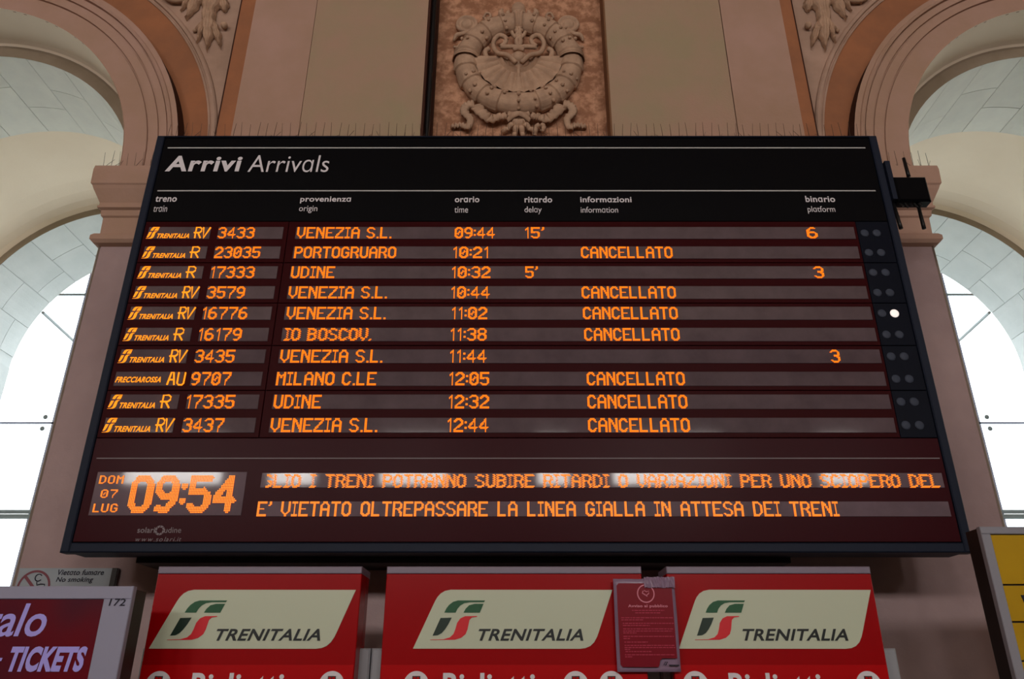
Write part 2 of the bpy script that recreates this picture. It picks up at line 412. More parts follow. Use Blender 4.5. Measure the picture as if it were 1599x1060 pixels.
pp = mb.build('cable_pipe', M['black'], smooth=True); pp['label'] = 'thin black pipe running up beside the reddish carved panel'; pp['category'] = 'pipe'

# impost: the capital moulding under the arches
zc = lambda y: at(160, y, 4.66)[1]
IMP = [(0, zc(262)+.0), (.118, zc(262)), (.122, zc(268)), (.118, zc(289)), (.108, zc(291)), (.10, zc(295)), (.055, zc(312)), (.055, zc(316)), (.062, zc(317)), (.062, zc(320)),
       (.04, zc(322)), (.036, zc(330)), (.022, zc(332)), (.018, zc(358)), (.045, zc(359)), (.06, zc(363)), (.06, zc(369)), (.04, zc(373)), (.0, zc(375))]
mb = MB(); N = len(IMP)
for d, z in IMP:
    mb.v += [(-PX-d, 5.16, z), (-PX-d, YW-d, z), (PX+d, YW-d, z), (PX+d, 5.16, z)]
for i in range(N-1):
    for j in range(3): mb.f.append((4*i+j, 4*(i+1)+j, 4*(i+1)+j+1, 4*i+j+1))
mb.f.append((0, 1, 2, 3))
S(mb, 'trim_5', M['pink'])

# glazed arches behind
nw = 1
for s in (-1, 1):
    o = thing('window_%d' % nw, (s*4.62, 8.84, 0), kind='structure'); nw += 1
    YG = 8.84
    zt = at(30, 803, YG)[1]; zj = at(30, 660, YG)[1]; zq = at(120, 459.5, YG)[1]
    xv = abs(at(82, 660, YG)[0])
    xin, xout = 2.8, 6.5
    g = .006
    for (xa, xb) in ((xin, xv-g), (xv+g, xout)):
        for (za, zb) in ((.05, zt-.05), (zt+.05, zj-g), (zj+g, zq-g), (zq+g, 7.0)):
            a, b = sorted((s*xa, s*xb)); MB().box(a, b, YG, YG+.016, za, zb).build('pane', M['glass'], o)
    a, b = sorted((s*xin, s*xout))
    MB().box(a, b, YG-.02, YG+.05, zt-.045, zt+.0).build('transom', M['mull'], o)
    MB().box(a, b, YG-.01, YG+.03, zt+.012, zt+.05).build('transom', M['mull'], o)
    MB().box(a, b, YG-.002, YG+.02, zq-.012, zq+.012).build('joint_strip', M['mull'], o)
    MB().box(a, b, YG+.002, YG+.014, zj-.012, zj+.012).build('joint_strip', M['frame'], o)
    MB().box(s*xv-.010, s*xv+.010, YG+.002, YG+.014, 0.05, 7.0).build('joint_strip', M['frame'], o)
    p0 = at(67, 488, YG); p1 = at(117, 534, YG+1.2)
    MB().tube([(s*abs(p0[0]), YG, p0[1]), (s*abs(p1[0]), YG+1.2, p1[1])], .02, 8).build('brace_rod', M['mull'], o)
    for (bx, by) in ((71, 651), (66, 669)):
        p = at(bx, by, YG-.01); MB().lathe((s*abs(p[0]), YG-.015, p[1]), [(.0, -.008), (.02, -.006), (.028, 0), (.028, .01)], 12).build('glass_bolt', M['mull'], o)
    for k, zz in enumerate((zt-.16, zt-.28, zt-.42) if s > 0 else ()):
        MB().box(a, b, YG+.3, YG+.33, zz-.05, zz+.035).build('louvre', M['teal'], o)

# ---------------------------------------------------------------- arrivals board
YB = 4.20
BX0, BX1 = -2.428, 2.438
BZ0, BZ1 = at(806, 863, YB)[1], at(806, 213, YB)[1]
board = thing('arrivals_board', (0, YB, BZ0), 'large black arrivals board with rows of amber dot matrix text, fixed to the pier', 'departure board')
board['category'] = 'display board'
DB = .235
RIM = .05
MB().box(BX0+.01, BX1-.01, YB+.012, YB+DB, BZ0+.01, BZ1-.01).build('casing', M['case'], board)
R_ = MB()
def rim(x0, x1, z0, z1):
    MB().bevbox(x0, x1, YB-.012, YB+.06, z0, z1, .006).build('frame_strip', M['case'], board)
zi0 = BZ0+.055; zi1 = BZ1-.012
rim(BX0, BX0+RIM, BZ0, BZ1); rim(BX1-RIM, BX1, BZ0, BZ1); rim(BX0+RIM, BX1-RIM, BZ0, zi0-.004); rim(BX0+RIM, BX1-RIM, zi1, BZ1)
MB().box(BX0+.3, BX1-.9, YB+DB, YW, BZ0-.02, BZ0+.45).build('mounting_beam', M['black'], board)
for x in (-1.8, 0, 1.8):
    MB().box(x-.1, x+.1, YB+DB, YW, BZ1-.5, BZ1-.3).build('mounting_bracket', M['black'], board)
XI0, XI1 = BX0+RIM+.003, BX1-RIM-.003
XS = at(451, 350, YB)[0]
ROWZ = [4.212-.1419*i for i in range(10)]
ROWZ = [at(806, y, YB)[1] for y in (364,394.6,425.6,457,489.3,522.5,556.5,591.6,627.4,664)]
zh = at(806, 345.5, YB)[1]                  # foot of the header
zf = at(806, 683.5, YB)[1]                  # head of the footer
def plate(name, x0, x1, z0, z1, m, y=YB, t=.014, b=.002, **k):
    return MB().bevbox(x0, x1, y, y+t, z0, z1, b).build(name, m, board, **k)
g = .002
plate('header_panel', XI0, XI1, zh+g, zi1-g, M['header'])
seams = [zh]
for i in range(1, 5): seams.append((ROWZ[2*i-1]+ROWZ[2*i])/2)
seams.append(zf)
for i in range(5):
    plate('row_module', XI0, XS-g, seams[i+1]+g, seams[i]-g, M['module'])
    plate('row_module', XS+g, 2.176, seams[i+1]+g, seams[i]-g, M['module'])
for i in range(5): plate('lamp_panel', 2.178, XI1, seams[i+1]+g, seams[i]-g, M['lamppanel'])
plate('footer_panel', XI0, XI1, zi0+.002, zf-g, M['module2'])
mb = MB()
for y, xa, xb in ((231, 262, 1351), (298, 246, 1367)):
    z = at(806, y, YB)[1]; MB().box(at(xa, y, YB)[0], at(xb, y, YB)[0], YB-.002, YB, z-.0042, z+.0042).build('rule_line', M['line'], board)
z = at(806, 715.5, YB)[1]; MB().box(at(151, 715, YB)[0], at(1467, 715, YB)[0], YB-.002, YB, z-.0028, z+.0028).build('rule_line', M['printdim'], board)
A_ = 'ɑ'
def sp(s): return s.replace('a', A_)
def lettering(txts, m, parent, Y, name='lettering', **k):
    mb = MB()
    for (s, x0, y0, x1, y1, kw) in txts: text_px(mb, s, x0, y0, x1, y1, Y, **kw)
    return mb.build(name, m, parent, **k)
B = dict(bold=.022, shear=.0); N_ = dict(bold=.002)
lettering([('Arrivi', 260, 243.5, 377.5, 268, dict(bold=.03, shear=.08, spacing=1.03))], M['print'], board, YB, label='bold white title')
lettering([(sp('Arrivals'), 388.5, 242.6, 514, 269, dict(bold=-.004, shear=.08))], M['print'], board, YB, label='thin white title')
for s, a, b, c, d in (('treno', 243, 306.5, 276.4, 315.4), ('provenienza', 469, 307, 548, 317.8), ('orario', 710.3, 307, 748.6, 316.2),
   ('ritardo', 819, 306.8, 862.2, 316.5), ('informazioni', 906, 307, 986, 316.2), ('binario', 1257.4, 306, 1303.6, 315.8)):
    lettering([(sp(s), a, b, c, d, B)], M['print'], board, YB, 'column_heading', label='bold white column heading')
for s, a, b, c, d in (('train', 240, 321, 261.4, 331), ('origin', 467, 321.4, 495.6, 332.9), ('time', 709.7, 323, 731, 332.3),
   ('delay', 819, 322.6, 845.8, 334.8), ('information', 906.8, 323, 965, 332.3), ('platform', 1261, 322, 1304, 334)):
    lettering([(sp(s), a, b, c, d, N_)], M['print'], board, YB, 'column_heading', label='thin white column heading')
for s, a, b, c, d, kw in (('solari', 215, 823, 242.3, 832, dict(bold=.015)), ('udine', 257, 823, 283.4, 832, dict(bold=.005)), ('www.solari.it', 212, 838.3, 283.4, 845.5, dict(shear=.25, spacing=1.3))):
    lettering([(s, a, b, c, d, kw)], M['printdim'], board, YB, 'maker_lettering')
p = at(249.6, 828, YB); mb = MB()
for i in range(8):
    a0 = 2*pi*i/8; a1 = a0+.62
    mb.add([(p[0]+r*cos(a), YB-.002, p[1]+r*sin(a)) for r, a in ((.016, a0+.25), (.027, a0), (.027, a1), (.016, a1+.25))], [(0, 1, 2, 3)])
mb.build('maker_emblem', M['printdim'], board)

# dot matrix glyphs as strokes on a 6 x 11 field
G = {
'A':'0,0 0,8 2,11 4,11 6,8 6,0;0,5 6,5','B':'0,0 0,11 4,11 6,9.4 6,7 4.5,5.7 0,5.7;4.5,5.7 6,4 6,1.6 4,0 0,0','C':'6,8.6 4.4,11 1.6,11 0,9 0,2 1.6,0 4.4,0 6,2.4',
'D':'0,0 0,11 3.6,11 6,8.6 6,2.4 3.6,0 0,0','E':'6,11 0,11 0,0 6,0;0,5.6 4.5,5.6','F':'6,11 0,11 0,0;0,5.6 4.5,5.6','G':'6,8.6 4.4,11 1.6,11 0,9 0,2 1.6,0 4.4,0 6,2 6,5 3.6,5',
'I':'0,11 3,11;1.5,11 1.5,0;0,0 3,0','L':'0,11 0,0 5.6,0','M':'0,0 0,11 3,7 6,11 6,0','N':'0,0 0,11;0,10 1.5,10 4.5,4 6,1;6,0 6,11','O':'1.6,0 0,2 0,9 1.6,11 4.4,11 6,9 6,2 4.4,0 1.6,0',
'P':'0,0 0,11 4.2,11 6,9.5 6,6.6 4.2,5.2 0,5.2','R':'0,0 0,11 4.2,11 6,9.5 6,6.8 4.2,5.5 0,5.5;3,5.5 6,2 6,0','S':'6,9.2 4.4,11 1.6,11 0,9.4 0,7.4 1.6,5.8 4.4,5.2 6,3.6 6,1.6 4.4,0 1.6,0 0,1.8',
'T':'0,11 6,11;3,11 3,0','U':'0,11 0,2 1.6,0 4.4,0 6,2 6,11','V':'0,11 0,4 3,0 6,4 6,11','Z':'0,11 6,11 6,9.5 0,1.5 0,0 6,0',
'0':'1.6,0 0,2 0,9 1.6,11 4.4,11 6,9 6,2 4.4,0 1.6,0;2.2,4 3.8,7','1':'0.3,9 2.4,11 2.4,0','2':'0,9 1.6,11 4.4,11 6,9 6,7 0,1.4 0,0 6,0','3':'0,9.4 1.6,11 4.4,11 6,9.2 6,7.2 4.4,5.8 2.4,5.8;4.4,5.8 6,4.2 6,1.8 4.4,0 1.6,0 0,1.6',
'4':'4.6,0 4.6,11 0,4.4 0,3.2 6,3.2','5':'6,11 0,11 0,6 4.2,6.6 6,5 6,1.8 4.4,0 1.6,0 0,1.4','6':'5.6,10.6 2.4,11 0,8 0,2 1.6,0 4.4,0 6,2 6,4.4 4.4,6.2 1.6,6.2 0,4.6','7':'0,11 6,11 6,9 2.6,3 2.6,0',
'8':'1.6,5.8 0,7.4 0,9.4 1.6,11 4.4,11 6,9.4 6,7.4 4.4,5.8 1.6,5.8 0,4.2 0,1.6 1.6,0 4.4,0 6,1.6 6,4.2 4.4,5.8','9':'.4,.4 3.6,0 6,3 6,9 4.4,11 1.6,11 0,9 0,6.6 1.6,4.8 4.4,4.8 6,6.4',
':':'0,8 0,8.1;0,3 0,3.1','.':'0,0 0,.1',"'":'1,11 1,9.6 0.2,8.4','O1':'1.6,0 0,2 0,9 1.6,11 4.4,11 6,9 6,2 4.4,0 1.6,0',
}
def segs(g, sx=1, sy=1):
    out = []
    for pl in g.split(';'):
        p = [tuple(float(q) for q in t.split(',')) for t in pl.split()]
        out += [((a[0]*sx, a[1]*sy), (b[0]*sx, b[1]*sy)) for a, b in zip(p, p[1:])]
    return out
def dist(px, py, a, b):
    dx, dy = b[0]-a[0], b[1]-a[1]; L = dx*dx+dy*dy
    t = 0 if L == 0 else max(0, min(1, ((px-a[0])*dx+(py-a[1])*dy)/L))
    return hypot(px-a[0]-t*dx, py-a[1]-t*dy)
def raster(s, rad=.86, gap=3.3, space=5.4, sx=1, sy=1, weave=0, plain0=False):
    """dots (x, y) of a line of text; returns dots, width, height"""
    dots = []; x = 0.0
    for ch in s:
        if ch == ' ': x += space*sx; continue
        k = 'O1' if (ch == '0' and plain0) else ch
        sg = segs(G[k], sx, sy); w_ = max(max(a[0], b[0]) for a, b in sg)
        for i in range(-1, int(w_)+4):
            for j in range(-1, int(11*sy)+4):
                if min(dist(i-.5, j-.5, a, b) for a, b in sg) < rad: dots.append((x+i, j))
        x += w_+gap*(1 if sx < 1.5 else 1.4)
        x = round(x)
    if weave: dots = [(a+(weave if b % 2 else 0), b) for a, b in dots]
    x0 = min(d[0] for d in dots); y0 = min(d[1] for d in dots)
    dots = [(a-x0, b-y0) for a, b in dots]
    return dots, max(d[0] for d in dots)+1, max(d[1] for d in dots)+1
def dots_on(mb, s, X0, X1, Z0, Z1, Y, fill=.98, cut=None, **k):
    d, W, H = raster(s, **k)
    ux, uz = (X1-X0)/W, (Z1-Z0)/H
    hx, hz, hy = ux*fill/2, uz*fill/2, .0025
    for a, b in d:
        cx_, cz_ = X0+(a+.5)*ux, Z0+(b+.5)*uz
        if cut is not None and cx_-hx < cut: continue
        q = .72
        mb.add([(cx_-hx, Y, cz_-hz), (cx_+hx, Y, cz_-hz), (cx_+hx, Y, cz_+hz), (cx_-hx, Y, cz_+hz),
                (cx_-hx*q, Y-hy, cz_-hz*q), (cx_+hx*q, Y-hy, cz_-hz*q), (cx_+hx*q, Y-hy, cz_+hz*q), (cx_-hx*q, Y-hy, cz_+hz*q)],
               [(4,5,6,7), (0,1,5,4), (1,2,6,5), (2,3,7,6), (3,0,4,7)])
def led_build(mb, name, m, parent):
    o = mb.build(name, m, parent, kind='stuff'); o.data.materials.append(M['ledrim'])
    for i, p in enumerate(o.data.polygons):
        if i % 5: p.material_index = 1
    return o
YD = YB-.004
def display(x0, x1, zc_, h, name='display_strip'):
    return MB().bevbox(x0, x1, YD, YB+.004, zc_-h/2, zc_+h/2, .0015).build(name, M['grille'], board)
# the railway sign: four curved pieces, traced on a 300 x 190 field
FS = {'A': [(535,346),(548,320),(565,298),(590,279),(620,270),(790,270),(783,281),(695,281),(660,287),(635,302),(618,322),(606,346)],
      'B': [(655,346),(668,322),(690,300),(725,291),(780,291),(757,346)],
      'C': [(512,379),(582,377),(560,420),(540,450),(520,473),(495,487),(462,490)],
      'D': [(447,514),(530,512),(570,500),(592,480),(604,450),(615,410),(635,382),(665,368),(742,367),(738,372),(708,376),(692,392),(686,420),(680,450),(668,480),(640,503),(600,515),(447,517)]}
def fs_poly(mb, keys, X0, X1, Z0, Z1, y0, y1, fx=(447, 790), fy=(270, 517)):
    for kx in keys:
        pts = [(X0+(a-fx[0])/(fx[1]-fx[0])*(X1-X0), Z1-(b-fy[0])/(fy[1]-fy[0])*(Z1-Z0)) for a, b in FS[kx]]
        mb.prism(pts[::-1], y0, y1)
XL = [-2.346, -1.949, -1.901, -1.486, -1.405, 2.158]
HS = .089; HT = .084
rows = [('RV', '3433', 341, 398, 'VENEZIA S.L.', 464, 612, '09:44', 710, 773, "15'", 820, 850, None, ('6', 1259, 1276)),
 ('R', '23035', 336, 407, 'PORTOGRUARO', 460, 619, '10:21', 708, 762, None, 0, 0, (907, 1050), None),
 ('R', '17333', 330, 398, 'UDINE', 455, 523, '10:32', 706, 766, "5'", 820, 840, None, ('3', 1270, 1286)),
 ('RV', '3579', 324, 383, 'VENEZIA S.L.', 451, 605, '10:44', 705, 765, None, 0, 0, (908, 1055), None),
 ('RV', '16776', 317, 387, 'VENEZIA S.L.', 448, 603, '11:02', 706, 761, None, 0, 0, (910, 1058), None),
 ('R', '16179', 311, 378, 'IO BOSCOV.', 444, 581, '11:38', 704, 760, None, 0, 0, (912, 1061), None),
 ('RV', '3435', 305, 367, 'VENEZIA S.L.', 438, 598, '11:44', 703, 760, None, 0, 0, None, ('3', 1296, 1311)),
 ('AU', '9707', 299, 361, 'MILANO C.LE', 432, 588, '12:05', 702, 764, None, 0, 0, (916, 1069), None),
 ('R', '17335', 292, 367, 'UDINE', 428, 502, '12:32', 701, 764, None, 0, 0, (917, 1073), None),
 ('RV', '3437', 286, 350, 'VENEZIA S.L.', 423, 590, '12:44', 699, 763, None, 0, 0, (918, 1077), None)]
PYS = (364,394.6,425.6,457,489.3,522.5,556.5,591.6,627.4,664)
for i, (ty, num, n0, n1, dest, d0, d1, tm, t0, t1, dl, l0, l1, canc, plat) in enumerate(rows):
    z = ROWZ[i]; y = PYS[i]; X = lambda px: at(px, y, YB)[0]
    s1 = display(XL[0], XL[1], z, HS); s2 = display(XL[2], XL[3], z, HS); s3 = display(XL[4], XL[5], z, HS, 'display_strip_long')
    zb, zt_ = z-HT/2, z+HT/2
    # train type with operator sign
    mb = MB()
    if ty == 'AU':
        put_text(mb, 'FRECCIAROSSA', XL[0]+.006, XL[0]+.272, zb+.018, zb+.054, YD-.002, bold=.03, shear=.3)
    else:
        fs_poly(mb, 'ABCD', XL[0]-.004, XL[0]+.068, zb-.001, zt_, YD-.003, YD)
        for bx in (): pass
        put_text(mb, 'TRENITALIA', XL[0]+.064, XL[0]+.268, zb+.002, zb+.036, YD-.002, bold=.03, shear=.3)
    mb.build('operator_sign', M['led'], s1)
    mb = MB(); xr = XL[0]+.298
    def thin(strokes, x0, w_):
        for pl in strokes.split(';'):
            p = [tuple(float(q) for q in t.split(',')) for t in pl.split()]
            mb.tube([(x0+a/6*w_, YD-.002, zb+.003+b/11*(HT-.006)) for a, b in p], .0052, 5)
    if ty == 'RV':
        thin('1,0 1,11 4.5,11 6,9.5 6,7 4.5,5.5 -.5,5.5;3,5.5 6,0', xr, .042); thin('0,11 1.4,0 6,11', xr+.052, .044)
    elif ty == 'R':
        thin('1,0 1,11 4.5,11 6,9.5 6,7 4.5,5.5 -.5,5.5;3,5.5 6,0', xr, .052)
    else:
        thin('0,0 2,11 4,11 6,0;.8,4.5 5.2,4.5', xr+.015, .04); thin('0,11 0,1.5 1.5,0 4.5,0 6,1.5 6,11', xr+.072, .038)
    mb.build('type_letters', M['led'], s1)
    mb = MB(); dots_on(mb, num, X(n0), X(n1), zb, zt_, YD); led_build(mb, 'number_text', M['led'], s2)
    wv = .9 if dest.startswith('IO') else 0
    mb = MB(); dots_on(mb, dest, X(d0), X(d1), zb, zt_, YD, weave=wv); led_build(mb, 'origin_text', M['led'], s3)
    mb = MB(); dots_on(mb, tm, X(t0), X(t1), zb, zt_, YD); led_build(mb, 'time_text', M['led'], s3)
    if dl: mb = MB(); dots_on(mb, dl, X(l0), X(l1), zb, zt_, YD); led_build(mb, 'delay_text', M['led'], s3)
    if canc: mb = MB(); dots_on(mb, 'CANCELLATO', X(canc[0]), X(canc[1]), zb, zt_, YD); led_build(mb, 'status_text', M['led'], s3)
    if plat: mb = MB(); dots_on(mb, plat[0], X(plat[1]), X(plat[2]), zb, zt_, YD); led_build(mb, 'platform_text', M['led'], s3)
    for k, xx in enumerate((2.221, 2.298)):
        on = (i == 4 and k == 1)
        mb = MB().lathe((xx, YB, z), [(.027, 0), (.026, -.003), (.018, -.006), (.004, -.007)], 20)
        o = mb.build('signal_lamp', M['lampon'] if on else M['lamp'], board, smooth=True)
        if on: o['label'] = 'bright white lit signal lamp'
# clock
zc0, zc1 = at(806, 805, YB)[1], at(806, 737, YB)[1]
xc0 = at(138, 805, YB)[0]; xc1 = at(376.6, 805, YB)[0]
clock = MB().bevbox(xc0, xc1, YD, YB+.004, zc0, zc1, .0015).build('clock_display', M['grille2'], board)
def dl_(s, x0, y0, x1, y1, m, parent, name, **k):
    pm = (y0+y1)/2; mb = MB()
    dots_on(mb, s, at(x0, pm, YB)[0], at(x1, pm, YB)[0], at(x0, y1, YB)[1], at(x0, y0, YB)[1], YD, **k)
    return led_build(mb, name, m, parent)
dl_('09:54', 203, 742.3, 371, 801.3, M['led2'], clock, 'clock_digits', sx=1.75, sy=1.75, rad=2.05, gap=3.9, plain0=True, fill=.92)
dl_('DOM', 156, 742.6, 194, 755.5, M['led2'], clock, 'date_text', rad=.75, gap=3.8)
dl_('07', 158, 764.4, 184, 777.6, M['led2'], clock, 'date_text', rad=.75, gap=3.8)
dl_('LUG', 146, 786.5, 184.5, 800, M['led2'], clock, 'date_text', rad=.75, gap=3.8)
# tickers
def ticker(ya, yb):
    x0 = at(408, 750, YB)[0]; x1 = at(1472.5, 750, YB)[0]
    return MB().bevbox(x0, x1, YD, YB+.004, at(806, yb, YB)[1], at(806, ya, YB)[1], .0015).build('message_display', M['grille2'], board)
t1 = ticker(738.5, 761.5); t2 = ticker(783, 806.5)
mb = MB(); pm = 751
dots_on(mb, 'GLIO I TRENI POTRANNO SUBIRE RITARDI O VARIAZIONI PER UNO SCIOPERO DEL', at(410.5, pm, YB)[0], at(1466, pm, YB)[0], at(0, 761.8, YB)[1], at(0, 740.5, YB)[1], YD, weave=1.0, gap=3.2, space=7, cut=at(415, pm, YB)[0])
led_build(mb, 'message_text', M['led2'], t1)
dl_("E' VIETATO OLTREPASSARE LA LINEA GIALLA IN ATTESA DEI TRENI", 402, 783, 1309, 806.5, M['led2'], t2, 'message_text', gap=3.2, space=7)

# bird spikes
def spikes(x0, x1, y, z, h, label, group, cat='bird spikes', dx=.055, face='x'):
    o = thing('bird_spike_strip', ((x0+x1)/2, y, z), label, cat, group)
    MB().box(x0+.003, x1-.003, y-.012, y+.012, z, z+.006).build('base_strip', M['spike'], o)
    mb = MB(); nn = int((x1-x0)/dx)
    for i in range(nn):
        x = x0+(i+.5)*(x1-x0)/nn
        for (lx, ly, hh) in ((random.uniform(-.012, .012), -.01, random.uniform(.85, 1.05)), (random.uniform(-.05, .05), .04, random.uniform(.35, .8))):
            mb.tube([(x, y, z+.004), (x+lx*.4, y+ly*.5, z+h*hh*.5), (x+lx, y+ly, z+h*hh)], [.002, .0017, .0012], 4, cap=False)
        if random.random() < .4: mb.ball((x+random.uniform(-.01, .01), y-.01, z+.012), .008, n=6, m=4)
    mb.build('spike_wires', M['spike'], o, kind='stuff')
for a, b, lb in ((0, .335, 'bird spikes on the board top edge left of the carved panel'), (.335, .655, 'bird spikes on the board top edge directly beneath the carved wreath'), (.655, 1, 'bird spikes on the board top edge right of the carved panel')):
    W_ = BX1-BX0-.04
    spikes(BX0+.02+a*W_, BX0+.02+b*W_, YB+.03, BZ1, .135, lb, 'bird spikes on the arrivals board')
ZI = IMP[1][1]
spikes(-PX-.11, -2.45, YW-.08, ZI, .15, 'bird spikes on the left capital ledge, left of the arrivals board', 'bird spikes on the capitals')
spikes(2.45, PX+.11, YW-.08, ZI, .15, 'bird spikes on the right capital ledge, behind the wireless router', 'bird spikes on the capitals')

# router with antennas
YR = 4.16
pa, pb_, pc, pd = at(1391, 275, YR), at(1446, 275, YR), at(1457, 313, YR), at(1400, 318, YR)
ro = thing('wireless_router', ((pa[0]+pb_[0])/2, YR, pc[1]), 'black wireless router box with stub antennas on the right side of the arrivals board', 'router')
MB().bevbox(BX1+.03, pb_[0]+.0, YR, YR+.08, pc[1], pa[1], .012).build('housing', M['header'], ro)
mb = MB()
for k in range(5):
    mb.tube([(BX1+.05+.03*k, YR+.03, pc[1]), (BX1+.05+.03*k+.01, YR+.02, pc[1]-.03-.01*(k % 2))], .007, 6)
mb.build('cable_glands', M['black'], ro)
MB().box(BX1+.002, BX1+.035, YR+.01, YR+.07, pc[1]+.02, pa[1]+.13).build('side_bracket', M['case'], ro)
for (x0, y0, x1, y1) in ((1411, 247, 1419, 276), (1433, 318, 1443, 357), (1395, 318, 1407, 357), ):
    a = at(x0, y0, YR+.04); b = at(x1, y1, YR+.04)
    MB().tube([(a[0], YR+.04, a[1]), ((a[0]*.2+b[0]*.8), YR+.04, a[1]*.2+b[1]*.8), (b[0], YR+.04, b[1])], [.0105, .0125, .013], 10).build('antenna', M['black'], ro, smooth=True)

# ---------------------------------------------------------------- carved wreath on the marble slab
WY = 4.93
def wl(cx, cy): return (.016+(cx-720)*.001116, (477-cy)*.00143)
c0 = at(809.8, 99, 4.9); WC = (c0[0], WY, c0[1])
wr = thing('carved_wreath', (WC[0], WY, WC[2]-.6), 'carved stone wreath with shell, serpents and ribbons on the reddish marble slab', 'relief')
RM, rm = .437, .102
mb = MB(); nu, nv = 300, 40; seg = 18
for i in range(nu):
    u = 2*pi*i/nu
    # overlapping leaf tips run away from the top on both sides
    t = ((u-pi/2) % (2*pi))/(2*pi); t = min(t, 1-t)*2
    fr = (t*seg/2) % 1.0
    for j in range(nv):
        v = 2*pi*j/nv
        lobe = abs(((v/(2*pi)*6) % 1)-.5)*2
        rr = rm*(.88+.15*fr*(.6+.4*lobe)+.035*abs(sin(v*9))*fr)
        x = (RM+rr*cos(v))*cos(u); z_ = (RM+rr*cos(v))*sin(u); y_ = -rr*.9*sin(v)
        mb.v.append((WC[0]+x, WY-.03+min(y_, .02), WC[2]+z_))
for i in range(nu):
    for j in range(nv): mb.f.append((i*nv+j, i*nv+(j+1) % nv, ((i+1) % nu)*nv+(j+1) % nv, ((i+1) % nu)*nv+j))
mb.build('leaf_garland', M['stone'], wr)
def band(u0, w_, rr):
    mb = MB(); n1, n2 = 12, 20
    for i in range(n1+1):
        u = u0-w_/2+w_*i/n1; q = rr*(1+.06*cos(2*pi*(i/n1)*2))
        for j in range(n2):
            v = 2*pi*j/n2; mb.v.append((WC[0]+(RM+q*cos(v))*cos(u), WY-.03-max(q*.95*sin(v), -.02), WC[2]+(RM+q*cos(v))*sin(u)))
    for i in range(n1):
        for j in range(n2): mb.f.append((i*n2+j, i*n2+(j+1) % n2, (i+1)*n2+(j+1) % n2, (i+1)*n2+j))
    mb.build('binding_band', M['stone'], wr, smooth=True)
band(radians(180-7), .15, .109); band(radians(7), .15, .109); band(radians(90), .15, .109)
for k in range(1, 12):
    for sgn in (-1, 1):
        for dv in (-.95, -.3, .35, 1.0):
            if random.random() < .25: continue
            u = pi/2+sgn*(k/11*pi); v = pi/2+dv
            if abs(sin(u)) < .3 and k in (5, 6): continue
            p = (WC[0]+(RM+rm*cos(v))*cos(u), WY-.03-rm*.95*sin(v), WC[2]+(RM+rm*cos(v))*sin(u))
            MB().ball(p, random.uniform(.013, .018), n=8, m=5).build('berry', M['stone'], wr, smooth=True)
# shell
mb = MB(); nr, na = 14, 120
cxs, czs = wl(720, 440)
cz_ = WC[2]+czs; cx_ = WC[0]+cxs-.016
for i in range(nr+1):
    r = .05+.30*i/nr
    for j in range(na+1):
        a = pi+pi*j/na
        rib = abs(sin(a*13))
        prof_ = .028+.035*sin(pi*.5*(.4+.6*i/nr))+(.018*rib if r > .16 else 0)+(.03 if .13 < r < .155 else 0)
        mb.v.append((cx_+r*1.05*cos(a), WY-prof_, cz_+r*1.12*sin(a)))
for i in range(nr):
    for j in range(na): mb.f.append((i*(na+1)+j, (i+1)*(na+1)+j, (i+1)*(na+1)+j+1, i*(na+1)+j+1))
mb.build('shell_fan', M['stone'], wr)
MB().lathe((cx_, WY, WC[2]), [(.09, 0), (.09, -.06), (.075, -.085), (.055, -.085), (.05, -.075), (.046, -.12), (.03, -.135), (.004, -.138)], 28).build('centre_boss', M['stone'], wr, smooth=True)
MB().tube([(cx_, WY-.07, WC[2]-.05), (cx_, WY-.075, WC[2]-.15), (cx_, WY-.05, WC[2]-.26)], [.016, .014, .01], 8).build('shell_stem', M['stone'], wr)
def tubepart(name, pts, r, y=-.05, n=10, mir=True):
    for s in ((1, -1) if mir else (1,)):
        P = []
        for k, q in enumerate(pts):
            yy = q[2] if len(q) > 2 else y
            dx = (q[0]-720)*.001116*s; P.append((cx_+dx, WY+yy, WC[2]+(477-q[1])*.00143))
        MB().tube(P, r, n).build(name, M['stone'], wr, smooth=True)
def smooth_path(pts, k=4):
    out = []
    for i in range(len(pts)-1):
        p0, p1, p2, p3 = (pts[max(i-1, 0)], pts[i], pts[i+1], pts[min(i+2, len(pts)-1)])
        for j in range(k):
            t = j/k
            out.append(tuple(.5*((2*b)+(-a+c)*t+(2*a-5*b+4*c-d)*t*t+(-a+3*b-3*c+d)*t**3) for a, b, c, d in zip(p0, p1, p2, p3)))
    out.append(tuple(pts[-1])); return out
tubepart('serpent', smooth_path([(700, 520, -.1), (640, 470, -.11), (560, 430, -.08), (530, 350, -.07), (570, 305, -.09), (625, 325, -.09), (615, 375, -.1), (590, 400, -.1), (680, 405, -.11), (760, 420, -.1)]), .020)
tubepart('shell_lip', [(500, 452), (430, 452)], .012, -.05)
tubepart('crown_leaf', smooth_path([(720, 400, -.07), (705, 340, -.09), (735, 300, -.09), (700, 260, -.09), (720, 240, -.08)]), [.02]*16+[.008], n=8)
tubepart('crown_leaf', smooth_path([(720, 330, -.07), (760, 300, -.09), (770, 260, -.07)]), [.016]*8+[.006], n=8)
tubepart('side_leaf', smooth_path([(480, 440, -.04), (470, 400, -.05), (500, 380, -.05)]), .022)
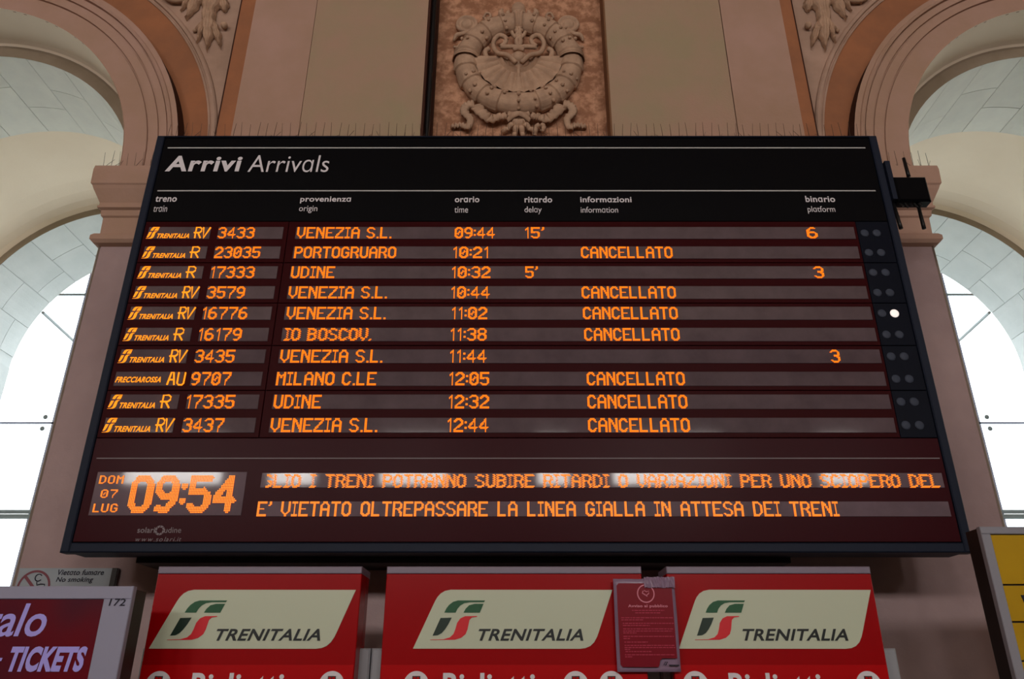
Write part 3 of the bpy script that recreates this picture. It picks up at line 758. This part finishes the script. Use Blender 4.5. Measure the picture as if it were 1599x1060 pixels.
# discs at the upper corners
for cx, s in ((325, 1), (1100, 1)):
    x = WC[0]+.016*0+(cx-720)*.001116; z = WC[2]+(477-172)*.00143
    MB().lathe((x, WY, z), [(.094, 0), (.096, -.03), (.088, -.045), (.074, -.045), (.068, -.028), (.05, -.026), (.046, -.04), (.03, -.046), (.004, -.047)], 32).build('round_patera', M['stone'], wr, smooth=True)
tubepart('scroll', smooth_path([(230, 300, -.02), (250, 270, -.04), (300, 262, -.05), (330, 250, -.05), (370, 270, -.04)]), [.008, .012, .016, .018, .02, .022, .02, .02, .02, .02, .018, .018, .018, .016, .016, .016, .012])
tubepart('scroll', smooth_path([(235, 345, -.02), (260, 355, -.035), (290, 330, -.04)]), .012)
tubepart('scroll', smooth_path([(450, 125, -.03), (470, 100, -.05), (500, 105, -.05), (505, 130, -.05), (480, 140, -.05), (530, 150, -.03)]), .011)
tubepart('flame_leaf', smooth_path([(600, 125, -.03), (585, 90, -.05), (600, 55, -.04)]), [.02, .024, .028, .028, .026, .02, .014, .01, .004])
tubepart('flame_leaf', smooth_path([(640, 125, -.03), (640, 95, -.05), (650, 70, -.04)]), [.016, .02, .022, .022, .02, .016, .012, .008, .004])
x = cx_; z = WC[2]+(477-70)*.00143
MB().ball((x, WY-.05, z), .062, 1, .9, 1.1, 14, 8).build('top_knob', M['stone'], wr, smooth=True)
MB().lathe((x, WY-.05, z-.075), [(.03, -.02), (.068, -.012), (.07, .0), (.068, .012), (.03, .02)], 18, axis='z').build('knob_collar', M['stone'], wr, smooth=True)
# ribbons
def ribbon(name, pts, w_, folds=6, mir=True):
    for s in ((1, -1) if mir else (1,)):
        P = smooth_path([(cx_+(a-720)*.001116*s, WC[2]+(477-b)*.00143, c) for a, b, c in pts], 6)
        mb = MB(); L = len(P)
        for i, (x, z, y) in enumerate(P):
            a = P[max(i-1, 0)]; b = P[min(i+1, L-1)]; t = Vector((b[0]-a[0], b[1]-a[1])).normalized(); nx, nz = -t.y, t.x
            hw = w_[0]+(w_[1]-w_[0])*i/(L-1)
            for j in range(5):
                q = (j-2)/2; mb.v.append((x+nx*hw*q, WY+y+.014*sin(i*folds/3)-.012*(1-q*q), z+nz*hw*q))
        for i in range(L-1):
            for j in range(4): mb.f.append((i*5+j, i*5+j+1, (i+1)*5+j+1, (i+1)*5+j))
        o = mb.build(name, M['stone'], wr, smooth=True)
        md = o.modifiers.new('thick', 'SOLIDIFY'); md.thickness = .014
ribbon('ribbon', [(640, 875, -.05), (580, 890, -.06), (520, 900, -.05), (460, 860, -.05), (410, 800, -.04)], (.02, .045))
ribbon('ribbon_tail', [(400, 790, -.05), (350, 800, -.04), (330, 850, -.05), (375, 900, -.05), (360, 950, -.04), (310, 930, -.03), (245, 935, -.02)], (.035, .008), 9)
ribbon('ribbon_knot', [(640, 865, -.06), (720, 885, -.08), (800, 905, -.06)], (.018, .018), 2)
ribbon('ribbon_leaf', [(715, 900, -.05), (670, 940, -.05), (610, 975, -.03)], (.024, .006), 5)
ribbon('ribbon_leaf', [(715, 900, -.06), (700, 960, -.05), (690, 1010, -.03)], (.02, .006), 5)
ribbon('ribbon_leaf', [(830, 1000, -.03), (850, 950, -.05), (900, 945, -.04), (880, 980, -.03)], (.012, .006), 5, mir=False)

# acanthus reliefs in the spandrels
def leaf(mb, base, tip, width, lobes, y0, bend=0.0, n=36, m=12, depth=.05):
    bx, bz = base; tx, tz = tip; L = hypot(tx-bx, tz-bz); dx, dz = (tx-bx)/L, (tz-bz)/L; nx, nz = -dz, dx
    vs = []
    for i in range(n+1):
        u = i/n; env = sin(pi*min(1, u*1.02+.08))**.7*(1-.25*u)
        w_ = width*max(env, .02)*(.72+.28*abs(sin(lobes*pi*u)))
        off = bend*sin(pi*u)
        for j in range(m+1):
            v = (j-m/2)/(m/2)
            back = .06*abs(v)*L*.5
            x = bx+dx*(u*L-back*0+abs(v)*w_*.25)+nx*(v*w_+off); z = bz+dz*(u*L+abs(v)*w_*.25)+nz*(v*w_+off)
            h = depth*(1-v*v)**.5*(.5+.5*sin(pi*min(1, u+.15)))+.012*cos(v*9)*(1-abs(v))+.010*abs(cos(lobes*pi*u))*abs(v)
            h -= .5*depth*(1-min(1, abs(v)*5))*.5
            vs.append((x, y0-.004-max(h, 0), z))
    fs = [(i*(m+1)+j, i*(m+1)+j+1, (i+1)*(m+1)+j+1, (i+1)*(m+1)+j) for i in range(n) for j in range(m)]
    # rim down to the wall
    k = len(vs); rimv = []; idx = [i*(m+1) for i in range(n+1)]+[n*(m+1)+j for j in range(1, m+1)]+[i*(m+1)+m for i in range(n-1, -1, -1)]+[j for j in range(m-1, 0, -1)]
    for q in idx: rimv.append((vs[q][0], y0, vs[q][2]))
    for a in range(len(idx)):
        b = (a+1) % len(idx); fs.append((idx[a], k+a, k+b, idx[b]))
    mb.add(vs+rimv, fs)
YS = 4.862
def acanthus(s, label):
    root = thing('acanthus_relief', (s*2.55, YS-.01, 6.2), label, 'relief', 'spandrel reliefs')
    del root['group']
    def P(px, py):
        q = at(px, py, YS); return (s*abs(q[0]), q[1])
    def add(name, b, t, w_, lo, bend=0, depth=.05):
        mb = MB(); leaf(mb, P(*b), P(*t), w_, lo, YS, bend*s, depth=depth); mb.build(name, M['stone'], root, smooth=False)
    add('acanthus_leaf', (345, -40), (318, 56), .10, 5, 0, .07)
    add('acanthus_leaf', (318, -20), (292, 34), .07, 4, .0, .05)
    add('acanthus_leaf', (350, 0), (352, 22), .05, 3, 0, .05)
    add('drooping_leaf', (330, 18), (324, 82), .065, 4, .0, .06)
    add('drooping_leaf', (335, 36), (346, 78), .038, 3, 0, .045)
    add('side_leaf', (325, 35), (303, 52), .03, 3, 0, .035)
    add('side_leaf', (312, 5), (290, 30), .035, 3, 0, .04)
    add('acanthus_leaf', (300, -30), (268, 8), .06, 4, .0, .05)
    add('acanthus_leaf', (325, -10), (362, -2), .05, 4, .0, .05)
    add('side_leaf', (300, -6), (283, 20), .03, 3, 0, .04)
    add('drooping_leaf', (322, 30), (308, 70), .03, 3, 0, .04)
    for q, rr in (((305, 50), .016), ((311, 60), .016), ((352, 44), .03), ((338, 50), .028)):
        c = P(*q); MB().ball((c[0], YS-rr, c[1]), rr, n=10, m=6).build('bud', M['stone'], root, smooth=True)
    c = P(285, -12); pts = []
    for k in range(26):
        a = radians(-20-k*17); r = .15*(1-k/34); pts.append((c[0]+s*r*cos(a), YS-.03, c[1]+r*sin(a)))
    MB().tube(pts, [.026-.0006*k for k in range(26)], 8).build('scroll', M['stone'], root, smooth=True)
acanthus(-1, 'carved acanthus leaf relief in the spandrel of the left arch')
acanthus(1, 'carved acanthus leaf relief in the spandrel of the right arch')

# ---------------------------------------------------------------- ticket machines
YM = 3.80
def machine(x0, x1, zt_, body, plate_x, tx, text, circles, label):
    """x0,x1: sign edges in metres; plate_x: lower left corner of the white plate"""
    root = thing('ticket_machine', ((x0+x1)/2, YM, 0), label, 'ticket machine', 'red ticket machines under the board')
    d = YM+.42
    zs = at(0, 1038, YM)[1]
    MB().bevbox(x0, x1, YM, YM+.2, 1.45, zt_-.033, .003).build('sign_box', M['red'], root)
    MB().bevbox(x0, x1, YM-.004, YM+.22, zt_-.033, zt_, .003).build('top_rail', M['alu'], root)
    MB().box(x0+.004, x1-.004, YM-.003, YM, 1.47, zs).build('lower_sign', M['red2'], root, label='brighter red lower sign band')
    # cream plate outline
    ox = at(645, 1012.6, YM)[0]
    def Q(a, b):
        p = at(560+a/3.9975, 870+b/3.9975, YM); return (p[0]-ox+plate_x, p[1])
    out = [(340,570),(470,290),(480,270),(493,248),(513,226),(540,210),(575,203),(1583,204),(1500,462),(1488,496),(1470,530),(1445,554),(1415,567),(1380,571)]
    MB().prism([Q(*q) for q in out][::-1], YM-.004, YM).build('name_plate', M['plate'], root)
    for keys, m in (('AB', 'lgreen'), ('C', 'ldark'), ('D', 'lred')):
        for kx in keys: MB().prism([Q(*q) for q in FS[kx]][::-1], YM-.006, YM-.004).build('emblem_piece', M[m], root)
    a = Q(748, 521); b = Q(1400, 447); mb = MB(); put_text(mb, 'TRENITALIA', a[0], b[0], a[1], b[1], YM-.006, bold=.024, shear=.3)
    mb.build('plate_lettering', M['lblack'], root)
    # ticket lettering, cut by the frame's foot
    ztxt = at(0, 1050.5, YM)[1]; w_ = .415; h_ = w_/text_shape('Biglietti', bold=.03)[2]
    mb = MB(); put_text(mb, 'Biglietti', tx, tx+w_, ztxt-h_, ztxt, YM-.005, bold=.03); mb.build('ticket_lettering', M['print'], root)
    zc_ = at(0, 1047.5, YM)[1]-.057
    for cx in circles:
        MB().lathe((cx, YM-.003, zc_), [(.057, 0), (.057, -.003)], 32).build('icon_disc', M['print'], root)
        mb = MB().box(cx-.018, cx+.018, YM-.0085, YM-.006, zc_+.008, zc_+.036)
        mb.build('icon_mark', M['darkframe'], root)
        mb = MB().box(cx-.014, cx-.002, YM-.010, YM-.0085, zc_+.022, zc_+.032).box(cx+.002, cx+.014, YM-.010, YM-.0085, zc_+.022, zc_+.032)
        mb.build('icon_mark', M['red2'], root)
    # cabinet
    zb = at(0, 1012, YM+.1)[1]
    b0, b1 = body
    MB().bevbox(b0, b1, YM+.1, YM+.45, 0.08, zb, .008).build('cabinet', M['cabinet'], root)
    MB().box(b0+.03, b1-.03, YM+.13, YM+.43, 0, .08).build('plinth', M['darkframe'], root)
    c = (x0+x1)/2
    MB().bevbox(c-.3, c+.3, YM+.05, YM+.1, .95, 1.4, .01).build('screen_bezel', M['darkframe'], root)
    MB().box(c-.2, c+.2, YM+.046, YM+.05, 1.02, 1.33).build('touch_screen', M['screen'], root)
    MB().bevbox(c+.1, c+.28, YM+.06, YM+.1, .7, .88, .006).build('card_reader', M['darkframe'], root)
    MB().bevbox(c-.28, c+.02, YM+.06, YM+.1, .45, .65, .006).build('ticket_tray', M['screen'], root)
zt_m = at(0, 884.5, YM)[1]
X_ = lambda px, py: at(px, py, YM)[0]
Xc = lambda px: at(px, 1012, YM+.1)[0]
x1_left, x1_right = X_(248.8, 884), X_(566, 884)
machine(x1_left, x1_right, zt_m, (Xc(223), Xc(578.5)), X_(233.8, 1008), X_(301, 1056), 'Biglietti', [X_(247.5, 1066), X_(518, 1066)],
        'red ticket machine nearest the poster frame, leftmost of the three')
machine(X_(604.5, 886), X_(1001, 887), zt_m, (Xc(580.5), Xc(1028)), X_(645, 1012.6), X_(692, 1056), 'Biglietti', [X_(650, 1066), X_(899, 1066), X_(955, 1066)],
        'widest red ticket machine, between the other two, with the notice at its right edge')
machine(X_(1040, 887), X_(1358, 887), zt_m, (Xc(1030), Xc(1399)), X_(1060, 1012.6), X_(1137, 1056), 'Biglietti', [X_(1086, 1066), X_(1356, 1066)],
        'red ticket machine to the right of the taped notice, rightmost of the three')

# taped notice
YN = 3.77
def N(u, v):
    """u, v 0..1 across the sheet, v down"""
    return (at(957+u*95, 904, YN)[0], at(0, 904+v*145, YN)[1])
q0, q1 = N(0, 1), N(1, 0)
no = thing('paper_notice', ((q0[0]+q1[0])/2, YN, q0[1]), 'crimson public notice in a clear sleeve taped between two red ticket machines', 'notice')
W_, H_ = q1[0]-q0[0], q1[1]-q0[1]
sl = MB(); nx_, nz_ = 10, 24
for i in range(nz_+1):
    for j in range(nx_+1):
        u, v = j/nx_, i/nz_
        sl.v.append((q0[0]+u*W_, YN+.006*sin(v*5+u*2)+(.006*sin(u*23) if v > .96 else 0), q0[1]+v*H_+(.004*sin(u*31) if v > .98 else 0)))
for i in range(nz_):
    for j in range(nx_): sl.f.append((i*(nx_+1)+j, i*(nx_+1)+j+1, (i+1)*(nx_+1)+j+1, (i+1)*(nx_+1)+j))
o = sl.build('sheet', M['noticeborder'], no, smooth=True); md = o.modifiers.new('thick', 'SOLIDIFY'); md.thickness = .002; md.offset = 1
def nb(u0, v0, u1, v1): return (q0[0]+u0*W_, q0[0]+u1*W_, q1[1]-v1*H_, q1[1]-v0*H_)
a, b, c, d = nb(.05, .05, .95, .95)
ww, hh = b-a, d-c
pts = [(a+.01, c), (a+ww*.66, c), (a+ww*.68, c+hh*.02), (a+ww*.70, c+hh*.075), (a+ww*.74, c+hh*.1), (b, c+hh*.1), (b, d-.01), (b-.01, d), (a+.01, d), (a, d-.01), (a, c+.01)]
MB().prism(pts, YN-.009, YN-.008).build('red_field', M['notice'], no, label='crimson printed field')
mb = MB()
a, b, c, d = nb(.22, .285, .86, .325); put_text(mb, 'Avviso al pubblico', a, b, c, d, YN-.0105, bold=.025)
ux = q0[0]+.52*W_; uz = q1[1]-.165*H_
for k in range(32):
    a0, a1 = 2*pi*k/32, 2*pi*(k+1)/32
    mb.add([(ux+r*cos(t), YN-.0105, uz+r*sin(t)) for r, t in ((.036, a0), (.041, a0), (.041, a1), (.036, a1))], [(0, 1, 2, 3)])
mb.tube([(ux-.012, YN-.0105, uz+.012), (ux-.016, YN-.0105, uz+.002), (ux-.006, YN-.0105, uz-.004), (ux+.006, YN-.0105, uz-.012)], .003, 5)
mb.tube([(ux-.008, YN-.0105, uz+.014), (ux+.004, YN-.0105, uz+.008), (ux+.014, YN-.0105, uz+.012), (ux+.014, YN-.0105, uz+.0), (ux+.004, YN-.0105, uz-.006)], .0025, 5)
mb.build('notice_lettering', M['noticetext'], no)
mb = MB()
for v0, ln in ((.345, (.28, .8)), (.372, (.33, .74)), (.425, (.1, .93)), (.448, (.1, .45)), (.485, (.12, .94)), (.508, (.12, .55)), (.545, (.12, .92)), (.568, (.12, .9)), (.588, (.12, .33)), (.625, (.12, .92)),
               (.648, (.12, .22)), (.685, (.13, .5)), (.72, (.13, .92)), (.742, (.13, .93)), (.762, (.13, .22)), (.785, (.14, .55)), (.818, (.13, .92)), (.84, (.13, .25))):
    x = ln[0]
    while x < ln[1]:
        l = random.uniform(.02, .07); x2 = min(x+l, ln[1]); a, b, c, d = nb(x, v0, x2, v0+.0085); mb.box(a, b, YN-.0102, YN-.009, c, d); x = x2+.012
mb.build('fine_print', M['faint'], no)
mb = MB(); a, b, c, d = nb(.72, .895, .80, .935); fs_poly(mb, 'ABCD', a, b, c, d, YN-.0105, YN-.0095)
a, b, c, d = nb(.81, .925, .97, .938); mb.box(a, b, YN-.0105, YN-.0095, c, d); mb.build('notice_emblem', M['ink'], no)
for (u0, v0, u1, v1, w_) in ((.5, -.02, 1.0, .10, 1),):
    mb = MB(); n1 = 26
    for i in range(n1+1):
        u = u0+(u1-u0)*i/n1
        for v in (v0, v0+.04, v0+.08, v1):
            mb.v.append((q0[0]+u*W_, YN-.016+random.uniform(-.003, .003), q1[1]-v*H_+random.uniform(-.002, .002)))
    for i in range(n1):
        for j in range(3): mb.f.append((i*4+j, i*4+j+1, i*4+5+j, i*4+4+j))
    mb.build('tape', M['noticeborder'], no, label='crumpled clear tape')

# ---------------------------------------------------------------- poster frame at lower left
YP = 3.45
pf = thing('poster_frame', (at(0, 1000, YP)[0]-.1, YP, 0), 'pale grey advertising frame with a maroon tickets poster, numbered 172', 'advertising display')
zt_ = at(0, 915, YP)[1]; xr = at(209.4, 915, YP)[0]; xl = xr-1.25; zb = .25
zs = at(0, 935, YP)[1]; xs_ = at(162, 935, YP)[0]
fr = M['frame']
MB().box(xl+.02, xr-.006, YP+.02, YP+.14, zb, zt_-.01).build('case', M['darkframe'], pf)
MB().bevbox(xl, xr, YP, YP+.03, zs, zt_, .003).build('frame_rail', fr, pf)
MB().bevbox(xl, xr, YP, YP+.03, zb, zb+.12, .003).build('frame_rail', fr, pf)
MB().bevbox(xs_, xr, YP, YP+.03, zb+.12, zs, .003).build('frame_stile', fr, pf)
MB().bevbox(xl, xl+.13, YP, YP+.03, zb+.12, zs, .003).build('frame_stile', fr, pf)
MB().box(xl+.13, xs_, YP+.008, YP+.02, zb+.12, zs).build('poster', M['poster'], pf)
for x in (xl+.25, xr-.25): MB().box(x-.04, x+.04, YP+.04, YP+.12, 0, zb).build('leg', M['darkframe'], pf)
mb = MB(); text_px(mb, '172', 170.8, 934.5, 196, 946, YP, bold=.012, shear=.1); mb.build('frame_number', M['ink'], pf)
mb = MB()
ps = text_shape('italo', bold=.014, shear=.18, spacing=.93)
z0_, z1_ = at(0, 994, YP+.008)[1], at(0, 942, YP+.008)[1]; xe = at(74, 968, YP+.008)[0]; hw = (z1_-z0_)*ps[2]*.92
put_text(mb, 'italo', xe-hw, xe, z0_, z1_, YP+.006, bold=.014, shear=.18, spacing=.93)
text_px(mb, 'TICKETS', 14.5, 1009, 134, 1049, YP+.006, bold=.05, shear=.2, spacing=.95)
text_px(mb, '-', -8, 1027, 4, 1032, YP+.006, bold=.02, shear=.2)
mb.build('poster_lettering', M['lilac'], pf)

# no smoking sign on the pier
YQ = YW-.02
a = at(24, 915, YQ)[0]; b = at(185, 887, YQ)[0]; z1_ = at(0, 887, YQ)[1]; z0_ = z1_-.27
a = max(a, -PX+.02)
ns = thing('no_smoking_sign', ((a+b)/2, YQ, z0_), 'pale no smoking sign plate on the pier above the poster frame', 'sign')
MB().bevbox(a, b, YQ-.006, YQ+.018, z0_, z1_, .002).build('sign_plate', M['signplate'], ns)
MB().box(b-.03, b+.0, YQ-.012, YQ-.006, z0_, z1_).build('end_clip', M['darkframe'], ns)
mb = MB(); text_px(mb, sp('Vietato fumare'), 91.5, 889.5, 163.5, 898, YQ, lift=.008, bold=.018, shear=.2); text_px(mb, 'No smoking', 88.7, 901, 146.5, 911, YQ, lift=.008, bold=.018, shear=.2)
mb.build('sign_lettering', M['ink'], ns)
c = at(52, 917, YQ-.006); R = .098
mb = MB()
for k in range(40):
    a0, a1 = 2*pi*k/40, 2*pi*(k+1)/40
    mb.add([(c[0]+r*cos(t), YQ-.0075, c[1]+r*sin(t)) for r, t in ((R-.013, a0), (R, a0), (R, a1), (R-.013, a1))], [(0, 1, 2, 3)])
q = R*.70
mb.add([(c[0]-q-.006, YQ-.0078, c[1]+q-.006), (c[0]-q+.006, YQ-.0078, c[1]+q+.006), (c[0]+q+.006, YQ-.0078, c[1]-q+.006), (c[0]+q-.006, YQ-.0078, c[1]-q-.006)], [(0, 1, 2, 3)])
mb.build('prohibition_ring', M['ringred'], ns)
mb = MB()
hx, hz = c[0]+.018, c[1]+.055
mb.tube([(hx+.02*cos(t*2*pi/16+.6), YQ-.008, hz+.02*sin(t*2*pi/16+.6)) for t in range(14)], .003, 5)
mb.tube([(hx-.004, YQ-.008, hz-.026), (hx+.0, YQ-.008, hz-.042), (hx+.022, YQ-.008, hz-.036), (hx+.045, YQ-.008, hz-.038), (hx+.048, YQ-.008, hz-.06), (hx+.02, YQ-.008, hz-.065)], .003, 5)
mb.tube([(c[0]-.06, YQ-.008, c[1]-.012), (c[0]+.05, YQ-.008, c[1]-.012)], .005, 5)
mb.build('smoker_pictogram', M['ink'], ns)

# ---------------------------------------------------------------- yellow timetable case at lower right
YT = 3.55
tc = thing('timetable_case', (at(1599, 940, YT)[0]+.2, YT, 0), 'grey framed case with yellow timetable sheets, right of the ticket machines', 'notice board')
x0 = at(1529.6, 822, YT)[0]; z1_ = at(0, 822, YT)[1]; x1 = x0+1.1; zb = .9
xi = at(1547, 834, YT)[0]; zi = at(0, 833.5, YT)[1]
MB().box(x0+.004, x1-.004, YT+.02, YT+.13, zb, z1_-.004).build('case', M['darkframe'], tc)
MB().bevbox(x0, x1, YT, YT+.03, zi, z1_, .003).build('frame_rail', M['framegrey'], tc)
MB().bevbox(x0, x1, YT, YT+.03, zb, zb+.05, .003).build('frame_rail', M['framegrey'], tc)
MB().bevbox(x0, xi, YT, YT+.03, zb+.05, zi, .003).build('frame_stile', M['framegrey'], tc)
MB().bevbox(x1-.05, x1, YT, YT+.03, zb+.05, zi, .003).build('frame_stile', M['framegrey'], tc)
zl = [zi]+[at(0, y, YT+.01)[1] for y in (913, 971, 1032)]
zl += [zl[-1]-.17*k for k in range(1, 6)]; zl = [z for z in zl if z > zb+.06]+[zb+.05]
for a, b in zip(zl, zl[1:]):
    MB().box(xi+.002, x1-.052, YT+.008, YT+.02, b+.004, a-.004).build('timetable_sheet', M['yellow'], tc)
mb = MB(); p = at(1594, 929, YT+.006)
mb.prism([(p[0], p[1]), (p[0]+.018, p[1]-.085), (p[0]+.045, p[1]-.085), (p[0]+.035, p[1]-.03), (p[0]+.12, p[1]-.03), (p[0]+.12, p[1])], YT+.005, YT+.008)
mb.build('heading_mark', M['ink'], tc)
MB().box(x0+.1, x0+.18, YT+.03, YT+.1, 0, zb).build('post', M['darkframe'], tc); MB().box(x1-.18, x1-.1, YT+.03, YT+.1, 0, zb).build('post', M['darkframe'], tc)
